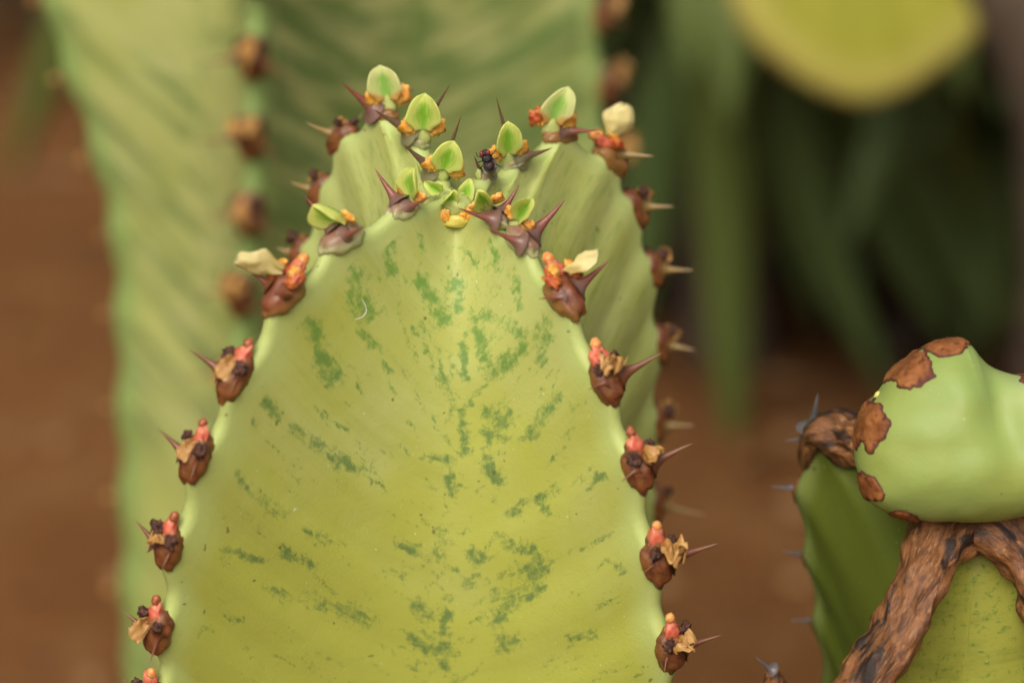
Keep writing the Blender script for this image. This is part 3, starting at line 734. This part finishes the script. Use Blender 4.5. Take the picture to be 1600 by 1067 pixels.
tag(rootD, 'dark green euphorbia stem with brown dead corky ribs and one pale new shoot', 'euphorbia', 'euphorbia stems')
mD = np.where(stD.kk == 0, .42, .32)
put('stem', stD.mesh('stem', M_STEM_DARK, mD, np.where(stD.kk == 0, .0, 1.0)), rootD)

def cork(st, kx, s0, s1, rad, seed, flat=.75, tapera=.0):
    """lumpy dead ridge lying over a rib"""
    c, idx, n, t, b = st.frames[kx]
    L = np.r_[0, np.cumsum(np.linalg.norm(np.diff(c, axis=0), axis=1))]
    S = np.linspace(s0, s1, 130); f = lambda q: np.stack([np.interp(S, L, q[:, a]) for a in range(3)], 1)
    P, N, B = f(c), norm(f(n)), norm(f(b)); seg = 44; vs, fs, gr = [], [], []
    for i in range(len(S)):
        e = min(1, (i + 1) / 5, (len(S) - i) / (5 + tapera)) ** .6
        for j in range(seg):
            a = 2 * math.pi * j / seg
            q = Vector((math.cos(a) * 1.2, math.sin(a) * 1.2, S[i] / PX / 48 + seed))
            amp = 1 + .75 * math.exp(-(S[i] / PX / 95) ** 2) + .26 * noise.noise(q) + .15 * noise.noise(Vector((q.x * 2.7, q.y * 2.7, q.z * 1.6))) + .045 * noise.noise(Vector((q.x * 5, q.y * 5, q.z * 2)))
            ridge = .10 * math.sin(a * 5 + 2 * noise.noise(Vector((S[i] / PX / 60, seed, 0)))) 
            r = rad * PX * (amp + ridge * .35) * e
            v = P[i] - N[i] * rad * PX * .25 + r * (math.cos(a) * B[i] + flat * math.sin(a) * N[i])
            vs.append(v); gr.append((math.cos(a) * 1.5 + seed, S[i] / PX / 40, math.sin(a)))
    for i in range(len(S) - 1):
        for j in range(seg):
            fs.append((i * seg + j, i * seg + (j + 1) % seg, (i + 1) * seg + (j + 1) % seg, (i + 1) * seg + j))
    me = mesh_obj('corky_ridge', vs, fs, M_CORK); vattr(me, 'grow', gr); return me
put('corky_ridge', cork(stD, 0, 2 * PX, 520 * PX, 43, 2.0), rootD)
put('corky_ridge', cork(stD, 1, 2 * PX, 470 * PX, 46, 7.0), rootD)
put('corky_ridge', cork(stD, 3, 60 * PX, 420 * PX, 50, 13.0, .8, 50), rootD)

# loose spines along its ribs, on grey brown pads
for kx, j, tp, ln in ((3, 3, (1284, 612), 60), (3, 3.25, (1222, 690), 60), (3, 4, (1200, 764), 60), (3, 5, (1218, 862), 60), (3, 6, (1232, 968), 60), (3, 7, (1245, 1078), 60), (1, 2.2, (1592, 842), 50)):
    p, n, t, b = stD.at(kx, j); u = PX
    sh = put('spine_pad', pick(SH['dry']), rootD, frame(p - n * 6 * u, b, t, n, u * .6))
    o = p + n * 6 * u; e = w(tp[0], tp[1], o.y / PX - 10); d = e - o
    put('spine', pick(SP['grey']), sh, along(o - d.normalized() * 4 * u, d, n, d.length * 1.2, d.length))

bp = [w(1206, 1046, -440), w(1214, 1075, -438), w(1240, 1120, -436), w(1285, 1165, -436), w(1330, 1200, -430)]
sb = put('dead_side_branch', None, rootD, Matrix.Translation(bp[0]))
bc, _ = catmull(bp, 6)
bme = tube('bark', [Vector(p) for p in bc], [(10 + 10 * min(1, i / 6)) * PX * (1 + .25 * noise.noise(Vector((i * .9, 2, 3)))) for i in range(len(bc))], M_CORK, 14)
vattr(bme, 'grow', [(v.co.x / PX / 30, v.co.z / PX / 40, v.co.y / PX / 30) for v in bme.vertices]); put('bark', bme, sb)
d = w(1178, 1028, -450) - bp[0]
put('spine', pick(SP['grey']), sb, along(bp[0], d, UP, d.length * 1.1, d.length))

# pale shoot on top
hY = -215
OUT = [(1500, 530), (1470, 533), (1440, 545), (1410, 569), (1388, 592), (1370, 614), (1352, 637), (1341, 664), (1336, 700), (1339, 735), (1349, 768), (1367, 791), (1400, 804), (1440, 813), (1500, 816), (1560, 812), (1620, 800),
       (1680, 780), (1720, 740), (1735, 690), (1722, 640), (1690, 606), (1650, 593), (1605, 589), (1572, 583), (1546, 572), (1528, 555), (1515, 539)]
hc = w(1540, 690, hY); px_h = (w(1541, 690, hY) - hc).length
oc_, _ = catmull([(x, y, 0) for x, y in OUT + OUT[:1]], 11); oc_ = oc_[:-1]
vs, fs, gr = [], [], []; na = len(oc_); nf = 90
for i in range(nf + 1):
    ph = -math.pi / 2 + math.pi * i / nf; cp = math.cos(ph) ** .85; sp = math.sin(ph)
    for x, y, _z in oc_:
        dx, dy = (x - 1540) * cp, (690 - y) * cp
        dep = 118 * math.copysign(abs(sp) ** .85, sp)
        if sp > 0:                                     # soft fold running down from the notch, swelling either side
            dep -= 34 * math.exp(-((dx - 22 + dy * .18) / 46) ** 2) * sp * max(0, min(1, (dy + 90) / 150)) + 10 * noise.noise(Vector((dx / 70, dy / 70, 3))) * sp
        k_ = 1 + .02 * noise.noise(Vector((dx / 40, dy / 40, sp * 2)))
        vs.append(hc + (RIGHT * dx * k_ + UP * dy * k_ - FWD * dep) * px_h); gr.append((dx / 60, dy / 100, sp))
for i in range(nf):
    for j in range(na):
        fs.append((i * na + j, i * na + (j + 1) % na, (i + 1) * na + (j + 1) % na, (i + 1) * na + j))
sme = fix(mesh_obj('new_shoot', vs, fs, M_SHOOT)); vattr(sme, 'grow', gr)
fattr(sme, 'mottle', [.2] * len(vs)); fattr(sme, 'speckle', [1.0] * len(vs)); fattr(sme, 'age', [.25] * len(vs))
fattr(sme, 'rim', [.75 * math.exp(-((g_[0] * 60 - 75) / 45) ** 2) * max(0, min(1, g_[1] * 1.5)) for g_ in gr])  # paler band painted for the light along the right-hand ridge
shoot = put('new_shoot', sme, rootD)
shoot['label'] = 'pale green plump new shoot with brown scabs'
sv = np.array([v.co[:] for v in shoot.data.vertices]); sn = np.array([v.normal[:] for v in shoot.data.vertices]); sf = [tuple(p.vertices) for p in shoot.data.polygons]
def scab_mesh(p, t, b, n, ln, wd, ht, seed):
    """thin crust that follows the shoot's skin, with a ragged outline"""
    q = sv - np.array(p); a_ = q @ np.array(t) / (ln * PX); o_ = q @ np.array(n) / (wd * PX)
    dp_ = (sv - np.array(hc)) @ -np.array(FWD) / PX; o_ = o_ + 3 * np.clip((-25 - dp_) / 60, 0, 1)
    r = np.sqrt(a_ ** 2 + o_ ** 2)
    near = np.where(r < 1.7)[0]; val = {}
    for i in near:
        P = Vector(sv[i]) / PX
        rr = r[i] + .34 * noise.noise(P / 24 + Vector((seed, 0, 0))) + .16 * noise.noise(P / 9 + Vector((seed, 5, 0)))
        val[i] = rr
    keep = [f for f in sf if all(val.get(i, 9) < 1.3 for i in f)]
    ids = sorted({i for f in keep for i in f}); mp = {i: z for z, i in enumerate(ids)}
    vs = []
    for i in ids:
        P = Vector(sv[i]) / PX; e = min(1, max(-1, (1 - val[i]) * 6))
        h_ = (e * 1.6 + max(0, e) * ht * (.45 + .55 * noise.noise(P / 13 + Vector((seed, 1, 1))) + .3 * noise.noise(P / 5))) * PX
        vs.append(Vector(sv[i]) + Vector(sn[i]) * h_)
    me = mesh_obj('scab', vs, [tuple(mp[i] for i in f) for f in keep], M_SCAB); fattr(me, 'edge', [val[i] for i in ids]); return me
for q, (x, y, tx, ty, ln, wd, ht) in enumerate(((1476, 541, .95, .20, 37, 15, 4), (1416, 578, .72, .66, 36, 24, 5), (1356, 664, .18, .98, 39, 22, 5), (1356, 760, -.5, .86, 25, 13, 4), (1612, 590, .98, 0, 28, 16, 5), (1725, 690, 0, 1, 40, 30, 6), (1690, 780, .7, .7, 34, 28, 6), (1412, 806, .9, -.3, 24, 10, 4))):
    u = PX; p = hc + (RIGHT * (x - 1540) + UP * (690 - y)) * px_h; t = (RIGHT * tx + UP * ty).normalized()
    n = (RIGHT * (x - 1540) + UP * (690 - y)).normalized(); n = (n - t * n.dot(t)).normalized(); b = t.cross(n)
    sc = put('scab', scab_mesh(p, t, b, n, ln, wd, ht, q * 3.3), shoot)
    for z in range(2):
        o = p + t * random.uniform(-.4, .4) * ln * u + b * random.uniform(-.2, .2) * wd * u
        put('prickle', spine_mesh('prickle', M_SPINE if z % 2 else M_CORK, .16, .35, z, seg=8, rings=8), shoot, along(o, jig(n, .5), b, u * random.uniform(11, 18)))
t, b, n = UP, RIGHT, -FWD
put('bud', lump('bud', simple('yellow_bud', (.62, .60, .14), (.66, .62, .2), .1, .3, .2), 1, 1, 1, .05), shoot, frame(hc + (RIGHT * (1371 - 1540) + UP * (690 - 620)) * px_h - FWD * 12 * PX, b, t, n, 7 * PX, 9 * PX, 7 * PX))

# ------------------------------------------------------------------ drooping strap-leaved plant
def strap_mat(name, a, b):
    k = NT(name); g = k.attr('lf', True); nz = k.noise(k.mapping(g, (6, .8, 1)), 1.5, 4)
    return k.done(k.mix(k.ramp(nz, .35, .65), a, b), .6, spec=.25)
M_STRAP = strap_mat('strap_green', (.055, .092, .024), (.078, .122, .034))
M_STRAP2 = strap_mat('strap_olive', (.080, .115, .022), (.105, .145, .032))
M_BARK = simple('grey_brown_bark', (.06, .042, .026), (.11, .08, .052), 60, .9, 0, .8)
def strap(pts, W, mat, seed):
    C, _ = catmull(pts, 8); n = len(C); vs, fs, lf = [], [], []
    T = norm(np.gradient(C, axis=0)); nu = 6
    for i in range(n):
        t = Vector(T[i]); v = i / (n - 1)
        s_ = t.cross(Vector((0, 1, .25))).normalized(); nn = s_.cross(t)
        h = W / 2 * min(1, .55 + v * 1.5) * (1 - max(0, (v - .45) / .55) ** 2.2)
        for side in (1, -1):
            for j in range(nu + 1):
                u_ = -1 + 2 * j / nu
                vs.append(Vector(C[i]) + s_ * u_ * h + nn * (abs(u_) * h * .35 + side * .0012 * (1.2 - abs(u_)))); lf.append((u_, v * 3, seed))
    m = nu + 1
    for i in range(n - 1):
        a = i * 2 * m; b = a + 2 * m
        for j in range(nu):
            fs.append((a + j, a + j + 1, b + j + 1, b + j)); fs.append((a + m + j, b + m + j, b + m + j + 1, a + m + j + 1))
        fs.append((a, b, b + m, a + m)); fs.append((a + nu, a + m + nu, b + m + nu, b + nu))
    me = mesh_obj('leaf', vs, fs, mat); vattr(me, 'lf', lf); return me
SY = 6600
crown = w(1170, -230, SY)
rootS = put('strap_leaf_plant', None, None, Matrix.Translation((crown.x, crown.y + .05, 0)))
tag(rootS, 'dark green plant with long drooping strap leaves below the yellow pad', 'plant')
put('trunk', tube('trunk', [crown + V3((0, .06, -1.2)), crown + V3((.01, .06, -.6)), crown + V3((0, .05, -.2)), crown + V3((0, .03, .02))], [.035, .028, .024, .02], M_BARK, 12), rootS)
def wl_(L, dY): return [crown] + [w(x, y, SY + dY + i * 10) for i, (x, y) in enumerate(L)]
for q, (L, dY, W, mt) in enumerate((
    ([(1130, -120), (1085, 60), (1040, 230), (1012, 400), (1000, 520)], -500, 125, M_STRAP),
    ([(1140, -80), (1128, 120), (1134, 330), (1142, 560), (1150, 760)], -650, 120, M_STRAP2),
    ([(1185, -90), (1215, 120), (1262, 300), (1322, 470), (1400, 640)], -520, 115, M_STRAP),
    ([(1230, -90), (1330, 120), (1425, 270), (1490, 410), (1550, 540)], -420, 120, M_STRAP),
    ([(1290, -120), (1420, 60), (1520, 230), (1600, 380), (1660, 520)], -260, 115, M_STRAP),
    ([(1100, -140), (1010, -20), (940, 120), (900, 280)], -160, 110, M_STRAP),
    ([(1240, -150), (1380, -40), (1530, 100), (1660, 280)], 0, 110, M_STRAP),
    ([(1210, -90), (1270, 110), (1345, 290), (1430, 440), (1500, 560)], -330, 115, M_STRAP),
    ([(1260, -110), (1390, 60), (1490, 240), (1560, 420), (1600, 560)], -380, 110, M_STRAP2),
    ([(1160, -90), (1175, 110), (1225, 320), (1280, 520)], -200, 105, M_STRAP),
    ([(1120, -120), (1060, 60), (1000, 220), (960, 380)], -300, 105, M_STRAP),
    ([(1160, -100), (1190, 80), (1200, 260), (1205, 420)], 300, 100, M_STRAP),
    ([(1200, -100), (1290, 100), (1350, 280), (1380, 430)], 380, 100, M_STRAP),
    ([(1110, -100), (1060, 100), (1070, 280), (1085, 430)], 420, 100, M_STRAP))):
    put('leaf', strap(wl_(L, dY), W * PX * 1.95, mt, q), rootS)
rs = random.Random(11)
for q in range(80):                                    # the rest of the crown, with extra leaves added to shade the soil
    a = 2 * math.pi * q / 34 * 1.03 + rs.uniform(-.1, .1); L = rs.uniform(.24, .46); el = rs.uniform(.3, 1.3)
    d = V3((math.cos(a), math.sin(a), 0))
    if d.y < .1: L *= .45
    P = [crown + V3((0, 0, rs.uniform(0, .03)))] + [crown + d * L * t_ * math.cos(el * .6) + V3((0, 0, L * (math.sin(el) * t_ - .9 * t_ * t_ * t_))) for t_ in (.3, .6, .85, 1)]
    put('leaf', strap(P, .042, M_STRAP if q % 3 else M_STRAP2, q + 20), rootS)
# a second one standing beside it to the right
crown2 = w(1690, 60, SY - 300)
rootS2 = put('strap_leaf_plant', None, None, Matrix.Translation((crown2.x, crown2.y + .02, 0)))
tag(rootS2, 'dark green strap leaves drooping in from beyond the right edge, over the corky stem', 'plant')
put('trunk', tube('trunk', [crown2 + V3((0, .02, -1.0)), crown2 + V3((.01, .02, -.5)), crown2 + V3((0, .01, .02))], [.035, .028, .02], M_BARK, 12), rootS2)
for q, L in enumerate(([(1650, 160), (1595, 300), (1555, 430), (1520, 560)], [(1690, 180), (1660, 330), (1640, 480), (1630, 600)], [(1640, 120), (1560, 220), (1500, 340), (1460, 460)])):
    put('leaf', strap([crown2] + [w(x, y, SY - 400 + 120 * q) for x, y in L], 115 * PX * 2.4, M_STRAP, q + 70), rootS2)
for q in range(50):
    a = 2 * math.pi * q / 22 + rs.uniform(-.1, .1); L = rs.uniform(.2, .32); el = rs.uniform(.2, 1.1); d = V3((math.cos(a), math.sin(a), 0))
    if d.y < .1 or d.x < -.5: L *= .5
    P = [crown2] + [crown2 + d * L * t_ * math.cos(el * .6) + V3((0, 0, L * (math.sin(el) * t_ - .8 * t_ * t_ * t_))) for t_ in (.3, .6, .85, 1)]
    put('leaf', strap(P, .034, M_STRAP, q + 90), rootS2)

# ------------------------------------------------------------------ yellow pad plant, top right
k = NT('yellow_pad'); g = k.attr('lf', True); sep = k.n('ShaderNodeSeparateXYZ'); k.link(g, sep.inputs[0])
r_ = k.math('ADD', sep.outputs[0], k.math('MULTIPLY', k.math('SUBTRACT', k.noise(g, 4, 4), .5), .16))
c = k.mix(k.ramp(k.noise(g, 2, 3), .35, .65), (.27, .28, .022), (.33, .34, .035))
c = k.mix(k.ramp(r_, .62, .86), c, (.42, .40, .08)); c = k.mix(k.ramp(r_, .88, 1.04), c, (.20, .12, .05))
M_PAD = k.done(c, .5)
def pad(center, X, Y, Z, rx, ry, th, mat=M_PAD):
    vs, fs, lf = [], [], []; nr, seg = 14, 40
    for side in (1, -1):
        for i in range(nr + 1):
            r = math.sin(i / nr * math.pi / 2)
            for j in range(seg):
                a = 2 * math.pi * j / seg; q = 1 + .11 * noise.noise(Vector((math.cos(a) * 1.3, math.sin(a) * 1.3, rx * 50)))
                vs.append((r * rx * q * math.cos(a), r * ry * q * math.sin(a), side * th * math.sqrt(max(0, 1 - r * r)) * .9)); lf.append((r, a, 0 if side > 0 else 3))
    m = (nr + 1) * seg
    for sd_ in (0, 1):
        for i in range(nr):
            for j in range(seg):
                a = sd_ * m + i * seg + j; b = sd_ * m + i * seg + (j + 1) % seg
                fs.append((a, b, b + seg, a + seg) if sd_ == 0 else (a, a + seg, b + seg, b))
    me = mesh_obj('pad', vs, fs, mat); vattr(me, 'lf', lf)
    return me, frame(center, X, Y, Z)
PYd = 4600
pc = w(1352, -85, PYd); sc_ = (w(1353, -85, PYd) - pc).length
rootP = put('prickly_pear', None, None, Matrix.Translation((w(1640, 300, PYd).x, pc.y, 0)))
tag(rootP, 'yellow succulent pad with brown rim on a grey stem', 'cactus')
pX = V3((.93, 0, .30)).normalized(); pY = V3((-.30, .2, .93)); pY = (pY - pX * pY.dot(pX)).normalized()
me, M_ = pad(pc, V3((.90, .05, -.36)), V3((.36, .2, .90)), V3((0, -1, .25)), 235 * sc_, 232 * sc_, 40 * sc_)
put('pad', me, rootP, M_)
j0 = w(1560, -10, PYd)
put('branch', tube('branch', [V3((w(1720, 300, PYd).x, pc.y + .02, -.02)), w(1705, 420, PYd), w(1680, 160, PYd), w(1610, 20, PYd), w(1560, -60, PYd), w(1520, -110, PYd)], [.03, .028, .025, .022, .02, .014], M_BARK, 14), rootP)

# ------------------------------------------------------------------ dark shrubs at the back
def shrub(name, x, y, rx, rz, h, n, mats, label, seed, leafs=.05, base=0.06):
    r = random.Random(seed); root = put(name, None, None, Matrix.Translation((x, y, gz(x, y) - .01)))
    vs, fs = [], []
    cl = [(r.uniform(-.8, .8) * rx, r.uniform(-.8, .8) * rx * .7, base + r.uniform(.1, .95) * h, r.uniform(.25, .5) * rx) for _ in range(16)]
    for q in range(n):
        cx, cy, cz, cr = cl[r.randrange(len(cl))]
        d = V3((r.gauss(0, 1), r.gauss(0, 1), r.gauss(0, 1))).normalized(); c = V3((cx, cy, cz)) + d * cr * r.uniform(.5, 1.05)
        if c.z < base * .5: continue
        a = V3((r.gauss(0, 1), r.gauss(0, 1), r.gauss(0, .6))).normalized(); b = a.cross(d + V3((0, 0, .4))).normalized(); nn = a.cross(b)
        L = leafs * r.uniform(.7, 1.3); W = L * .32; i = len(vs)
        vs += [c - a * L * .5, c + b * W + nn * W * .3, c + a * L * .5, c - b * W + nn * W * .3]; fs += [(i, i + 1, i + 2), (i, i + 2, i + 3)]
    put('crown', mesh_obj('crown', vs, fs, mats, False), root, Matrix.Translation((x, y, 0)))
    for q in range(5):
        cx, cy, cz, cr = cl[q]; bz = gz(x, y)
        put('branch', tube('branch', [V3((x + q * .008, y, bz - .02)), V3((x + cx * .5, y + cy * .5, cz * .5)), V3((x + cx, y + cy, cz))], [.016, .012, .006], M_BARK, 8), root)
    tag(root, label, 'shrub'); return root
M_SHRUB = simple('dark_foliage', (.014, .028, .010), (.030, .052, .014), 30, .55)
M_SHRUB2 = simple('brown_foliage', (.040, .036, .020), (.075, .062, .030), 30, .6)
shrub('leafy_shrub', -.45, 1.50, .34, .5, .85, 9000, M_SHRUB2, 'dark brownish shrub added to darken the corner left of the tall streaked stem', 5, .024, .05)  # added shrub that makes the upper-left corner dark
shrub('leafy_shrub', .16, 1.42, .34, .5, 1.1, 9000, M_SHRUB, 'dark green shrub directly behind the long strap leaves', 6, .045, .03)  # made taller and denser to block sky and darken the soil
shrub('leafy_shrub', .62, 1.36, .36, .5, 1.1, 9000, M_SHRUB, 'dark green shrub behind the yellow pad', 8, .045, .03)  # height and leaf count raised here too, for shade on the ground
M_SHADE_HEAP = simple('shade_brown', (.030, .018, .009), (.060, .034, .015), 30, .7)  # dark brown of the added heaps that stand in for shaded soil
shrub('added_shade_heap', .17, 1.00, .17, .5, .24, 3500, M_SHADE_HEAP, 'low dark brown heap added for the shade under the strap leaves', 12, .03, .0)
shrub('added_shade_heap', .46, 1.02, .17, .5, .24, 3500, M_SHADE_HEAP, 'low dark brown heap added for the shade below the yellow pad', 14, .03, .0)
